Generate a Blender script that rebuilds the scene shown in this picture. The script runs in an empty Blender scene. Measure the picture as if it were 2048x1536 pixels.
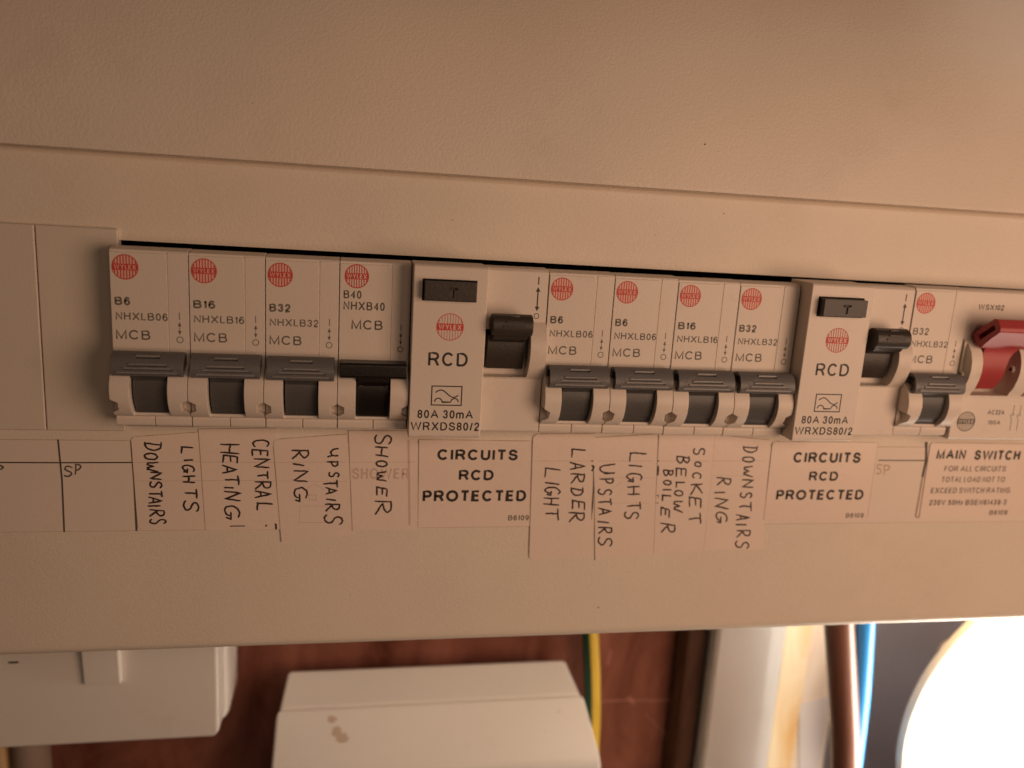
import bpy, bmesh, math, random
from mathutils import Matrix, Vector
random.seed(7)
S = 0.001                                   # the scene is designed in millimetres
sc = bpy.context.scene
COL = sc.collection

# ------------------------------------------------------------------ camera
CAM = Vector((58.5219, -208.9506, 15.2787))
RX = Vector((0.98260083, -0.17545447, 0.0609208))      # image right
RY = Vector((0.02166039, -0.21751518, -0.97581657))    # image down
RZ = Vector((0.18446257, 0.96015774, -0.20993018))     # view direction
FPX = 1638.231
cd = bpy.data.cameras.new('camera')
cd.sensor_width = 36.0
cd.lens = FPX / 2048.0 * 36.0
cd.clip_start = 0.005
cd.clip_end = 20
cd.dof.use_dof = True
cd.dof.focus_distance = 0.212
cd.dof.aperture_fstop = 9
cam = bpy.data.objects.new('camera', cd)
COL.objects.link(cam)
m = Matrix.Identity(4)
for i in range(3):
    m[i][0] = RX[i]; m[i][1] = -RY[i]; m[i][2] = -RZ[i]; m[i][3] = CAM[i] * S
cam.matrix_world = m
sc.camera = cam

# ------------------------------------------------------------------ world and lamps
w = bpy.data.worlds.new('World'); sc.world = w; w.use_nodes = True
bg = w.node_tree.nodes['Background']
bg.inputs[0].default_value = (1.0, 0.60, 0.40, 1)
bg.inputs[1].default_value = 0.015
sc.view_settings.view_transform = 'Standard'
sc.view_settings.look = 'None'
sc.view_settings.exposure = 0.16
sc.view_settings.gamma = 1

def area(name, loc, target, size, power, color):
    l = bpy.data.lights.new(name, 'AREA'); l.shape = 'DISK'; l.size = size * S
    l.energy = power; l.color = color
    o = bpy.data.objects.new(name, l); COL.objects.link(o)
    o.location = Vector(loc) * S
    d = Vector(target) - Vector(loc)
    o.rotation_euler = d.to_track_quat('-Z', 'Y').to_euler()
    return o
area('room_lamp', (350, -310, -12), (110, 0, -40), 280, 0.83, (1.0, 0.63, 0.42))
area('front_room_lamp', (120, -520, 120), (130, 60, -150), 200, 0.22, (1.0, 0.67, 0.46))
sl = bpy.data.lights.new('low_fill_spot', 'SPOT'); sl.energy = 0.5; sl.color = (1.0, 0.80, 0.64); sl.shadow_soft_size = 0.06  # added unseen spot that brightens the white boxes below the case
sl.spot_size = math.radians(26); sl.spot_blend = 1.0
so = bpy.data.objects.new('low_fill_spot', sl); COL.objects.link(so); so.location = Vector((60, -420, 130)) * S
so.rotation_euler = (Vector((75, 60, -190)) - Vector((60, -420, 130))).to_track_quat('-Z', 'Y').to_euler()

cl = bpy.data.lights.new('corner_fill_spot', 'SPOT'); cl.energy = 0.9; cl.color = (1.0, 0.93, 0.86); cl.shadow_soft_size = 0.03  # added spot, out of view, that makes the pale patch on the lid corner
cl.spot_size = math.radians(11); cl.spot_blend = 1.0
co_ = bpy.data.objects.new('corner_fill_spot', cl); COL.objects.link(co_); co_.location = Vector((330, -260, 150)) * S
co_.rotation_euler = (Vector((256, 18, 88)) - Vector((330, -260, 150))).to_track_quat('-Z', 'Y').to_euler()

# ------------------------------------------------------------------ pixel of the photograph -> point on the plane y = Y (mm)
def at(px, py, Y):
    d = RX * ((px - 1024) / FPX) + RY * ((py - 768) / FPX) + RZ
    t = (Y - CAM.y) / d.y
    return CAM + d * t

# ------------------------------------------------------------------ materials
def newmat(name):
    mt = bpy.data.materials.new(name); mt.use_nodes = True
    nt = mt.node_tree
    return mt, nt, nt.nodes['Principled BSDF']

def plastic(name, col, rough=0.5, bump=0.0, bscale=1300, mottle=0.05, dirt=0.0, dirtcol=(0.2, 0.12, 0.07), spec=0.4, dirtscale=60):
    mt, nt, b = newmat(name)
    N = nt.nodes; L = nt.links
    tc = N.new('ShaderNodeTexCoord')
    oi = N.new('ShaderNodeObjectInfo'); va = N.new('ShaderNodeVectorMath'); va.operation = 'ADD'
    L.new(tc.outputs['Object'], va.inputs[0]); L.new(oi.outputs['Random'], va.inputs[1])
    n1 = N.new('ShaderNodeTexNoise'); n1.inputs['Scale'].default_value = 25; n1.inputs['Detail'].default_value = 6
    L.new(va.outputs[0], n1.inputs['Vector'])
    n4 = N.new('ShaderNodeTexNoise'); n4.inputs['Scale'].default_value = 3200; n4.inputs['Detail'].default_value = 1
    L.new(tc.outputs['Object'], n4.inputs['Vector'])
    ad = N.new('ShaderNodeMath'); ad.operation = 'ADD'
    L.new(n1.outputs['Fac'], ad.inputs[0]); L.new(n4.outputs['Fac'], ad.inputs[1])
    mr = N.new('ShaderNodeMapRange')
    mr.inputs['From Min'].default_value = 0.6; mr.inputs['From Max'].default_value = 1.4
    mr.inputs['To Min'].default_value = 1 - mottle; mr.inputs['To Max'].default_value = 1 + mottle
    L.new(ad.outputs[0], mr.inputs['Value'])
    hs = N.new('ShaderNodeHueSaturation'); hs.inputs['Color'].default_value = (*col, 1)
    L.new(mr.outputs[0], hs.inputs['Value'])
    out = hs.outputs[0]
    if dirt > 0:
        n2 = N.new('ShaderNodeTexNoise'); n2.inputs['Scale'].default_value = dirtscale; n2.inputs['Detail'].default_value = 8
        n2.inputs['Roughness'].default_value = 0.65
        L.new(va.outputs[0], n2.inputs['Vector'])
        cr = N.new('ShaderNodeMapRange'); cr.inputs['From Min'].default_value = 0.60; cr.inputs['From Max'].default_value = 0.80
        cr.inputs['To Max'].default_value = dirt
        L.new(n2.outputs['Fac'], cr.inputs['Value'])
        mx = N.new('ShaderNodeMix'); mx.data_type = 'RGBA'
        L.new(cr.outputs[0], mx.inputs[0]); L.new(out, mx.inputs[6]); mx.inputs[7].default_value = (*dirtcol, 1)
        out = mx.outputs[2]
    L.new(out, b.inputs['Base Color'])
    b.inputs['Roughness'].default_value = rough
    b.inputs['Specular IOR Level'].default_value = spec
    if bump > 0:
        n3 = N.new('ShaderNodeTexNoise'); n3.inputs['Scale'].default_value = bscale; n3.inputs['Detail'].default_value = 3
        L.new(tc.outputs['Object'], n3.inputs['Vector'])
        bp = N.new('ShaderNodeBump'); bp.inputs['Strength'].default_value = bump; bp.inputs['Distance'].default_value = 0.0003
        L.new(n3.outputs['Fac'], bp.inputs['Height']); L.new(bp.outputs[0], b.inputs['Normal'])
    return mt

M = {}
M['case'] = plastic('case_paint', (0.74, 0.66, 0.56), 0.5, 0.24, 1700, 0.07, 0.10, dirtscale=35)
M['lid'] = plastic('lid_paint', (0.72, 0.64, 0.55), 0.5, 0.38, 1400, 0.07, 0.12, dirtscale=30)
M['body'] = plastic('breaker_plastic', (0.70, 0.62, 0.545), 0.42, 0.14, 1800, 0.04, 0.18, dirtscale=140)
M['blank'] = plastic('blank_plastic', (0.68, 0.61, 0.52), 0.5, 0.15, 1800, 0.04, 0.18, dirtscale=90)
M['paper'] = plastic('label_paper', (0.75, 0.655, 0.575), 0.55, 0.1, 1200, 0.05, 0.10, (0.45, 0.25, 0.18), dirtscale=70)
M['sticker'] = plastic('sticker_film', (0.79, 0.665, 0.58), 0.36, 0.16, 600, 0.05, 0.16, (0.52, 0.30, 0.24), dirtscale=80)
M['print'] = plastic('printed_ink', (0.03, 0.026, 0.024), 0.5, mottle=0.1)
M['greyprint'] = plastic('worn_grey_ink', (0.15, 0.135, 0.115), 0.6, mottle=0.3)
M['softprint'] = plastic('dark_grey_ink', (0.10, 0.085, 0.07), 0.6, mottle=0.3)
M['pen'] = plastic('black_pen', (0.045, 0.03, 0.028), 0.45, mottle=0.3)
M['ghost'] = plastic('faint_print', (0.60, 0.46, 0.39), 0.6)
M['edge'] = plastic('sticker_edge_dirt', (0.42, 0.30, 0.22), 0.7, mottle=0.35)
M['red'] = plastic('red_print', (0.55, 0.055, 0.04), 0.5, mottle=0.12)
M['pinkprint'] = plastic('pale_red_print', (0.76, 0.48, 0.40), 0.5, mottle=0.12)
M['grey'] = plastic('grey_toggle_plastic', (0.14, 0.136, 0.139), 0.4, 0.25, 1500, 0.10, 0.5, (0.26, 0.23, 0.21), dirtscale=420)
M['greydark'] = plastic('dark_grey_drum_plastic', (0.085, 0.082, 0.080), 0.42, 0.2, 1500, 0.08, 0.3, (0.15, 0.12, 0.10), dirtscale=300)
M['brown'] = plastic('brown_black_toggle_plastic', (0.042, 0.034, 0.028), 0.42, 0.25, 1500, 0.12, 0.4, (0.10, 0.07, 0.05), dirtscale=420)
M['black'] = plastic('black_toggle_plastic', (0.012, 0.009, 0.008), 0.38, 0.2, 1500, 0.1, 0.35, (0.07, 0.05, 0.035), dirtscale=500)
M['greylit'] = plastic('lit_grey_ridge', (0.24, 0.23, 0.225), 0.32, 0.2, 1500, 0.3)  # lighter grey paints the highlight onto the toggle ridges
M['dark'] = plastic('dark_interior', (0.006, 0.005, 0.005), 0.9)
M['scratch'] = plastic('pale_scratch', (0.36, 0.34, 0.32), 0.4, mottle=0.3)
M['redplastic'] = plastic('red_switch_plastic', (0.38, 0.055, 0.058), 0.36, 0.1, 1200, 0.06, 0.15, (0.35, 0.08, 0.06), dirtscale=150)
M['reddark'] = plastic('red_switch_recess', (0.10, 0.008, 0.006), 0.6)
M['whitebox'] = plastic('white_box_plastic', (0.80, 0.77, 0.72), 0.35, 0.08, 500, 0.03, 0.30, (0.32, 0.22, 0.15), dirtscale=28)
M['pvc'] = plastic('white_pvc', (0.66, 0.635, 0.615), 0.3, 0.05, 400, 0.03, 0.12, dirtscale=30)
M['greypanel'] = plastic('grey_sheet', (0.33, 0.30, 0.33), 0.5, 0.2, 300, 0.15, 0.6, (0.42, 0.35, 0.34), dirtscale=18)
M['brownsheath'] = plastic('brown_sheath', (0.19, 0.088, 0.062), 0.25)
M['blue'] = plastic('blue_sheath', (0.05, 0.33, 0.85), 0.28)
M['green'] = plastic('green_sheath', (0.008, 0.075, 0.035), 0.35)
M['yellow'] = plastic('yellow_sheath', (0.80, 0.56, 0.08), 0.35)
M['cream'] = plastic('cream_lamp_rim', (0.84, 0.68, 0.46), 0.35)
M['plaster'] = plastic('old_plaster', (0.35, 0.27, 0.22), 0.85, 0.6, 200, 0.2)
M['scuff'] = plastic('pale_scuff', (0.42, 0.20, 0.155), 0.5, mottle=0.3)
M['tape'] = plastic('grey_tape', (0.78, 0.72, 0.70), 0.5)

mt, nt, b = newmat('lamp_glow')
b.inputs['Base Color'].default_value = (0.9, 0.9, 0.88, 1)
b.inputs['Emission Color'].default_value = (1.0, 0.88, 0.74, 1)
b.inputs['Emission Strength'].default_value = 20.0
M['glow'] = mt

mt, nt, b = newmat('lamp_back_glow')
b.inputs['Base Color'].default_value = (0.9, 0.88, 0.84, 1)
b.inputs['Emission Color'].default_value = (1.0, 0.90, 0.80, 1)
b.inputs['Emission Strength'].default_value = 0.25
M['backglow'] = mt

def woody(name, c0, c1, sx, sy, sz, rough, dist=3.0, gloss_spec=0.4):
    mt, nt, b = newmat(name); N = nt.nodes; L = nt.links
    tc = N.new('ShaderNodeTexCoord'); mp = N.new('ShaderNodeMapping'); mp.inputs['Scale'].default_value = (sx, sy, sz)
    L.new(tc.outputs['Object'], mp.inputs[0])
    n = N.new('ShaderNodeTexNoise'); n.inputs['Scale'].default_value = 1; n.inputs['Detail'].default_value = 8
    n.inputs['Roughness'].default_value = 0.62; n.inputs['Distortion'].default_value = dist
    L.new(mp.outputs[0], n.inputs['Vector'])
    cr = N.new('ShaderNodeValToRGB'); cr.color_ramp.elements[0].position = 0.33; cr.color_ramp.elements[1].position = 0.68
    cr.color_ramp.elements[0].color = (*c0, 1); cr.color_ramp.elements[1].color = (*c1, 1)
    L.new(n.outputs['Fac'], cr.inputs[0]); L.new(cr.outputs[0], b.inputs['Base Color'])
    b.inputs['Roughness'].default_value = rough
    bp = N.new('ShaderNodeBump'); bp.inputs['Strength'].default_value = 0.3; bp.inputs['Distance'].default_value = 0.0006
    L.new(n.outputs['Fac'], bp.inputs['Height']); L.new(bp.outputs[0], b.inputs['Normal'])
    return mt
M['board'] = woody('red_brown_board', (0.12, 0.036, 0.022), (0.38, 0.155, 0.11), 38, 38, 16, 0.33, 0.5)
M['palewood'] = woody('pale_wood', (0.86, 0.70, 0.56), (0.92, 0.83, 0.72), 40, 40, 10, 0.5, 1.0)
M['darkwood'] = woody('dark_wood', (0.05, 0.02, 0.012), (0.16, 0.08, 0.05), 60, 60, 15, 0.5, 1.0)
M['pine'] = woody('pine_batten', (0.85, 0.52, 0.20), (0.95, 0.84, 0.62), 45, 45, 14, 0.5, 1.5)

# ------------------------------------------------------------------ mesh helpers (millimetres)
class MB:
    def __init__(s): s.v = []; s.f = []; s.m = []
    def add(s, vs, fs, mi=0):
        o = len(s.v); s.v += [tuple(v) for v in vs]; s.f += [tuple(i + o for i in f) for f in fs]; s.m += [mi] * len(fs)
        return s
    def box(s, x0, x1, y0, y1, z0, z1, mi=0):
        return s.add([(x0,y0,z0),(x1,y0,z0),(x1,y1,z0),(x0,y1,z0),(x0,y0,z1),(x1,y0,z1),(x1,y1,z1),(x0,y1,z1)],
                     [(0,1,5,4),(1,2,6,5),(2,3,7,6),(3,0,4,7),(4,5,6,7),(3,2,1,0)], mi)
    def px(s, prof, x0, x1, mi=0):              # profile in (y,z), swept along x
        n = len(prof)
        vs = [(x0, a, c) for a, c in prof] + [(x1, a, c) for a, c in prof]
        fs = [(i, (i+1) % n, n + (i+1) % n, n + i) for i in range(n)] + [tuple(range(n))[::-1], tuple(range(n, 2*n))]
        return s.add(vs, fs, mi)
    def py(s, prof, y0, y1, mi=0):              # profile in (x,z), swept along y
        n = len(prof)
        vs = [(a, y0, c) for a, c in prof] + [(a, y1, c) for a, c in prof]
        fs = [(i, (i+1) % n, n + (i+1) % n, n + i) for i in range(n)] + [tuple(range(n))[::-1], tuple(range(n, 2*n))]
        return s.add(vs, fs, mi)
    def pz(s, prof, z0, z1, mi=0):              # profile in (x,y), swept along z
        n = len(prof)
        vs = [(a, c, z0) for a, c in prof] + [(a, c, z1) for a, c in prof]
        fs = [(i, (i+1) % n, n + (i+1) % n, n + i) for i in range(n)] + [tuple(range(n))[::-1], tuple(range(n, 2*n))]
        return s.add(vs, fs, mi)
    def raw(s):
        me = bpy.data.meshes.new('raw'); me.from_pydata(s.v, [], s.f)
        bm = bmesh.new(); bm.from_mesh(me)
        bmesh.ops.recalc_face_normals(bm, faces=bm.faces)
        bm.to_mesh(me); bm.free()
        for i, p in enumerate(me.polygons): p.material_index = s.m[i]
        return me

def finish(me, angle=35, smooth=True):
    me.transform(Matrix.Scale(S, 4))
    if smooth:
        for p in me.polygons: p.use_smooth = True
        me.set_sharp_from_angle(angle=math.radians(angle))
    return me

def mesh(mb, bevel=0.0, cut=None, segs=2, angle=35, blimit=30, smooth=True):
    me = mb.raw()
    if bevel > 0 or cut is not None:
        o = bpy.data.objects.new('tmp', me); COL.objects.link(o)
        tmp = [o]
        if cut is not None:
            for c in cut:
                co = bpy.data.objects.new('tmpc', c.raw()); COL.objects.link(co); co.hide_render = True; tmp.append(co)
                md = o.modifiers.new('b', 'BOOLEAN'); md.operation = 'DIFFERENCE'; md.solver = 'EXACT'; md.object = co
        if bevel > 0:
            md = o.modifiers.new('v', 'BEVEL'); md.width = bevel; md.segments = segs
            md.limit_method = 'ANGLE'; md.angle_limit = math.radians(blimit); md.use_clamp_overlap = True
        dg = bpy.context.evaluated_depsgraph_get()
        r = bpy.data.meshes.new_from_object(o.evaluated_get(dg))
        for t in tmp:
            d = t.data; bpy.data.objects.remove(t); bpy.data.meshes.remove(d)
        me = r
    return finish(me, angle, smooth)

def put(name, me, mat, parent=None, loc=None):
    if isinstance(me, MB): me = mesh(me)
    o = bpy.data.objects.new(name, me); COL.objects.link(o)
    me.name = name
    mats = mat if isinstance(mat, (list, tuple)) else [mat]
    if len(me.materials) == 0:
        for q in mats: me.materials.append(M[q])
    if parent: o.parent = parent
    if loc: o.location = Vector(loc) * S
    if any(p.use_smooth for p in me.polygons):
        md = o.modifiers.new('normals', 'WEIGHTED_NORMAL'); md.keep_sharp = True; md.mode = 'FACE_AREA'; md.weight = 80
    return o

def thing(name, label, cat, loc=(0, 0, 0), group=None):
    o = bpy.data.objects.new(name, None); COL.objects.link(o)
    o.empty_display_size = 0.01
    o.location = Vector(loc) * S; o['label'] = label; o['category'] = cat
    if group: o['group'] = group
    return o

def tag(o, label, cat, group=None):
    o['label'] = label; o['category'] = cat
    if group: o['group'] = group
    return o

def ribbon(mb, pts, hw, dy=0.0, mi=0):
    """flat strip along 3-D points that lie on a plane of constant y"""
    P = [Vector(p) for p in pts]; n = len(P); L = []; R = []
    for i in range(n):
        a = P[max(i-1, 0)]; c = P[min(i+1, n-1)]
        d = (c - a); d.y = 0
        if d.length < 1e-9: d = Vector((1, 0, 0))
        d.normalize(); nn = Vector((-d.z, 0, d.x))
        k = 1.0
        if 0 < i < n-1:
            e = (P[i] - P[i-1]); e.y = 0
            if e.length > 1e-9:
                e.normalize(); k = min(1.0 / max(abs(e.dot(d)), 0.45), 1.6)
        h = hw[i] if isinstance(hw, list) else hw
        L.append(P[i] + nn * h * k + Vector((0, dy, 0))); R.append(P[i] - nn * h * k + Vector((0, dy, 0)))
    mb.add([tuple(q) for q in L + R], [(i, i+1, n+i+1, n+i) for i in range(n-1)], mi)


def bez(p0, p1, p2, p3, n=8):
    r = []
    for i in range(n+1):
        t_ = i/n; r.append(tuple((1-t_)**3*a + 3*(1-t_)**2*t_*b_ + 3*(1-t_)*t_*t_*c + t_**3*d for a, b_, c, d in zip(p0, p1, p2, p3)))
    return r
def ell(cx, cy, rx, ry, a0, a1, n=14):
    return [(cx + rx*math.cos(math.radians(a0+(a1-a0)*i/n)), cy + ry*math.sin(math.radians(a0+(a1-a0)*i/n))) for i in range(n+1)]
def J(*parts):
    r = []
    for p in parts:
        for q in (p if isinstance(p, list) else [p]):
            if not r or math.dist(r[-1], q) > 1e-4: r.append(q)
    return r
# grotesque print letters: ink width relative to the cap height, centre lines in a unit box
F = {
 'A': (.93, [[(0,0),(.5,1),(1,0)], [(.17,.36),(.83,.36)]]),
 'B': (.74, [J((0,0),(0,1),(.58,1),bez((.58,1),(1.02,1),(1.02,.54),(.58,.54)),(0,.54)), J((.58,.54),bez((.58,.54),(1.14,.54),(1.14,0),(.58,0)),(-.06,0))]),
 'C': (.88, [ell(.5,.5,.5,.5,38,322,22)]),
 'D': (.82, [J((0,-.04),(0,1),(.42,1),bez((.42,1),(1.19,1),(1.19,0),(.42,0),14),(0,0))]),
 'E': (.70, [[(1,0),(0,0),(0,1),(.97,1)], [(0,.53),(.9,.53)]]),
 'F': (.64, [[(0,-.06),(0,1),(1,1)], [(0,.52),(.88,.52)]]),
 'G': (.93, [J(ell(.5,.5,.5,.5,40,318,22),(.985,.22),(.985,.47),(.55,.47))]),
 'H': (.76, [[(0,-.06),(0,1.06)], [(1,-.06),(1,1.06)], [(0,.53),(1,.53)]]),
 'I': (.0, [[(0,-.06),(0,1.06)]]),
 'L': (.58, [[(0,1.06),(0,0),(1.05,0)]]),
 'M': (.90, [[(0,-.06),(0,1),(.5,.04),(1,1),(1,-.06)]]),
 'N': (.76, [[(0,-.06),(0,1),(1,0),(1,1.06)]]),
 'O': (.98, [ell(.5,.5,.5,.5,90,452,28)]),
 'P': (.74, [J((0,-.06),(0,1),(.56,1),bez((.56,1),(1.14,1),(1.14,.46),(.56,.46)),(0,.46))]),
 'R': (.82, [J((0,-.06),(0,1),(.54,1),bez((.54,1),(1.08,1),(1.08,.48),(.54,.48)),(0,.48)), [(.5,.48),(.72,.36),(1.0,-.05)]]),
 'S': (.76, [J(bez((.95,.73),(.9,1.08),(.06,1.12),(.06,.74)),bez((.06,.74),(.06,.42),(1.0,.62),(1.0,.27)),bez((1.0,.27),(.97,-.12),(.03,-.1),(0,.32)))]),
 'T': (.76, [[(-.04,1),(1.04,1)], [(.5,1),(.5,-.06)]]),
 'U': (.76, [J((0,1.06),(0,.34),bez((0,.34),(0,-.12),(1,-.12),(1,.34),10),(1,1.06))]),
 'V': (.88, [[(0,1.05),(.5,0),(1,1.05)]]),
 'W': (1.28, [[(0,1.05),(.25,0),(.5,1),(.75,0),(1,1.05)]]),
 'X': (.86, [[(0,-.05),(1,1.05)], [(0,1.05),(1,-.05)]]),
 'Y': (.88, [[(0,1.05),(.5,.45),(1,1.05)], [(.5,.47),(.5,-.06)]]),
 '0': (.60, [ell(.5,.5,.5,.5,90,452,24)]),
 '1': (.28, [[(0,.74),(.55,.82),(1,1.04),(1,-.06)]]),
 '2': (.60, [J(bez((.02,.70),(.02,1.12),(.97,1.12),(.97,.72)),bez((.97,.72),(.95,.45),(.1,.3),(0,0)),(1.03,0))]),
 '3': (.60, [J(bez((.03,.78),(.1,1.08),(.92,1.1),(.9,.76)),bez((.9,.76),(.88,.56),(.6,.53),(.4,.53))), J((.4,.53),bez((.4,.53),(1.1,.56),(1.1,.02),(.5,0)),bez((.5,0),(.2,0),(.02,.1),(0,.28)))]),
 '4': (.62, [[(.76,-.06),(.76,1),(0,.28),(1.05,.28)]]),
 '5': (.60, [J((.92,1),(.2,1),(.08,.5),bez((.08,.5),(.45,.75),(1,.66),(1,.33)),bez((1,.33),(.98,-.12),(.06,-.1),(0,.26)))]),
 '6': (.60, [J(bez((.93,.8),(.75,1.12),(0,1.15),(0,.42)),ell(.5,.31,.5,.31,180,540,18))]),
 '8': (.60, [ell(.5,.76,.44,.24,-90,270,18), ell(.5,.26,.5,.26,90,450,18)]),
 '9': (.60, [J(bez((.07,.2),(.25,-.12),(1,-.15),(1,.58)),ell(.5,.69,.5,.31,0,360,18))]),
 'm': (.92, [[(0,-.06),(0,.72)], J((0,.45),bez((0,.45),(.02,.8),(.5,.82),(.5,.45)),(.5,-.06)), J((.5,.45),bez((.5,.45),(.52,.8),(1,.82),(1,.45)),(1,-.06))]),
 'z': (.48, [[(0,.68),(1,.68),(0,0),(1.05,0)]]),
 '/': (.36, [[(0,-.04),(1,1.04)]]),
 '-': (.30, [[(0,.4),(1,.4)]]),
}
def text(s, x0, x1, z0, z1, Y, mat, parent, bold=0.0, name='lettering', spacing=1.0, shear=0.0, rise=0.0):
    """printed text fitted into the box x0..x1, z0..z1 on the plane y = Y"""
    H = z1 - z0
    st = 0.225 if bold > 0.02 else (0.175 if bold > 0.006 else (0.165 if H > 1.5 else 0.135))
    gap = 0.17 * spacing - 0.03 * (bold > 0.02); cx = 0; lay = []
    for ch in s:
        if ch == ' ': cx += 0.34; continue
        w, strokes = F[ch]; w = max(w, 0) if w else st
        lay.append((cx, w, strokes, ch)); cx += w + gap
    tot = cx - gap; kx = (x1 - x0) / tot; hw = st * 0.5 * min(H, kx * 1.25)
    mb = MB(); k = 0
    for (c0, w, strokes, ch) in lay:
        a = x0 + c0*kx + hw; ww = max(w*kx - 2*hw, 0.0); hh = H - 2*hw
        if ch == 'I': a = x0 + c0*kx + w*kx/2; ww = 0
        for sk in strokes:
            P = [(a + u*ww, Y, z0 + hw + min(max(v, -hw/hh), 1 + hw/hh)*hh) for u, v in sk]
            ribbon(mb, P, hw, -0.0015*(k % 8)); k += 1
    return put(name, flat(mb), mat, parent)

def flat(mb):
    me = bpy.data.meshes.new('flat'); me.from_pydata(mb.v, [], mb.f)
    for i, p in enumerate(me.polygons): p.material_index = mb.m[i]
    return finish(me, smooth=False)

def arc(cx, cz, r, a0, a1, n, rz=None):
    rz = rz or r
    return [(cx + r * math.cos(math.radians(a0 + (a1-a0) * i / n)), cz + rz * math.sin(math.radians(a0 + (a1-a0) * i / n))) for i in range(n+1)]

def disc(cx, cz, r, Y, mb, n=40, r0=0.0, mi=0):
    for i in range(n):
        a = 2*math.pi*i/n; c = 2*math.pi*(i+1)/n
        q = [(cx+r*math.cos(t), Y, cz+r*math.sin(t)) for t in (a, c)]
        if r0 > 0: mb.add(q + [(cx+r0*math.cos(t), Y, cz+r0*math.sin(t)) for t in (c, a)], [(0,1,2,3)], mi)
        else: mb.add(q + [(cx, Y, cz)], [(0,1,2)], mi)

# emblem: ring, name band, vertical bars above and below
def logo(parent, cx, cz, r, Y, mat, textmat, bars=9, bw=0.5, ringw=0.1, base=None):
    mb = MB()
    disc(cx, cz, r, Y, mb, 44, r * (1 - ringw))
    bh = r * 0.25
    hx = math.sqrt(r*r - bh*bh) * 0.985
    mb.add([(cx-hx, Y-0.006, cz-bh), (cx+hx, Y-0.006, cz-bh), (cx+hx, Y-0.006, cz+bh), (cx-hx, Y-0.006, cz+bh)], [(0,1,2,3)])
    pitch = 2 * r / (bars + 1)
    for i in range(bars):
        x = -r + pitch * (i + 1); w2 = pitch * bw / 2
        zt = math.sqrt(max(r*r*0.93 - (abs(x)+w2)**2, 0))
        if zt > bh:
            for s_ in (1, -1):
                a, c = sorted((s_*bh, s_*zt))
                mb.add([(cx+x-w2, Y-0.003, cz+a), (cx+x+w2, Y-0.003, cz+a), (cx+x+w2, Y-0.003, cz+c), (cx+x-w2, Y-0.003, cz+c)], [(0,1,2,3)])
    if base:
        bb = MB(); disc(cx, cz, r*0.97, Y+0.004, bb, 44)
        put('logo_ground', flat(bb), base, parent)
    lg = put('logo', flat(mb), mat, parent)
    text('WYLEX', cx - r*0.82, cx + r*0.82, cz - r*0.18, cz + r*0.18, Y - 0.012, textmat, lg, 0.01, 'logo_lettering', spacing=1.25)
    return lg

# ================================================================== the consumer unit
CY = 8.0                                    # plane of the case front
unit = thing('consumer_unit', 'beige metal consumer unit case with raised upper lid, holding the row of switches', 'fuse box', (0, 8, -110))
off = Vector((0, -8, 110))
def uput(name, me, mat):
    return put(name, me, mat, unit, off)
rb = [(CY + 3 - 3*math.cos(math.radians(t)), -107 - 3*math.sin(math.radians(t))) for t in range(0, 91, 10)]
prof = [(CY+1.7, 24.6), (CY+1.7, 22.6), (CY+1.4, 22.2), (CY+0.45, 21.5), (CY, 20.8)] + [(CY, -106.5)] + rb[1:] + [(98, -110), (98, -108.6), (CY+3, -108.6)] + [(CY+2.2, -106.5), (CY+2.2, 24.6)]
cutw = MB().py([(-62, -45.4), (267.6, -45.4), (267.6, 0.55), (233, 0.75), (0, 1.75), (-62, 2.0)], 0, 20)
uput('case_front', mesh(MB().px(prof, -190, 420), cut=[cutw]), 'case')
# inside of the case, seen only as darkness through the slots
uput('case_interior', mesh(MB().box(-189, 419, 60, 62, -108, 80)), 'dark')
uput('mounting_rail', mesh(MB().box(-70, 300, 40, 42, -40, -4)), 'dark')
# lid over the upper half: slightly proud, bending back towards the top
lp = [(CY+1.5, 24.0), (CY+1.5, 22.7), (6.6, 22.55), (5.9, 22.75), (5.7, 23.8), (6.8, 34), (9.0, 46), (12.8, 58), (18.0, 70), (25.0, 82), (34, 94), (45, 106), (58, 116), (72, 124), (98, 128)]
lpi = [(98, 126.4), (72.6, 122.4), (59.2, 114.8), (46.4, 105), (35.6, 93), (26.4, 81), (19.4, 69.2), (14.2, 57.4), (10.4, 45.6), (CY+1.2, 34)]
uput('lid', mesh(MB().px(lp + lpi, -190, 420), angle=50), 'lid')
uput('case_side', mesh(MB().box(420, 422, 9, 98, -110, 124)), 'case')
uput('case_side', mesh(MB().box(-192, -190, 9, 98, -110, 124)), 'case')
# blanking plates at the left end of the row
for a, c in ((-18.1, 0.35), (-36.4, -18.3), (-54.8, -36.6)):
    uput('blank_panel', mesh(MB().box(a, c, 6.6, 9.8, -46.4, 4.45), 0.35, segs=3), 'blank')
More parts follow.
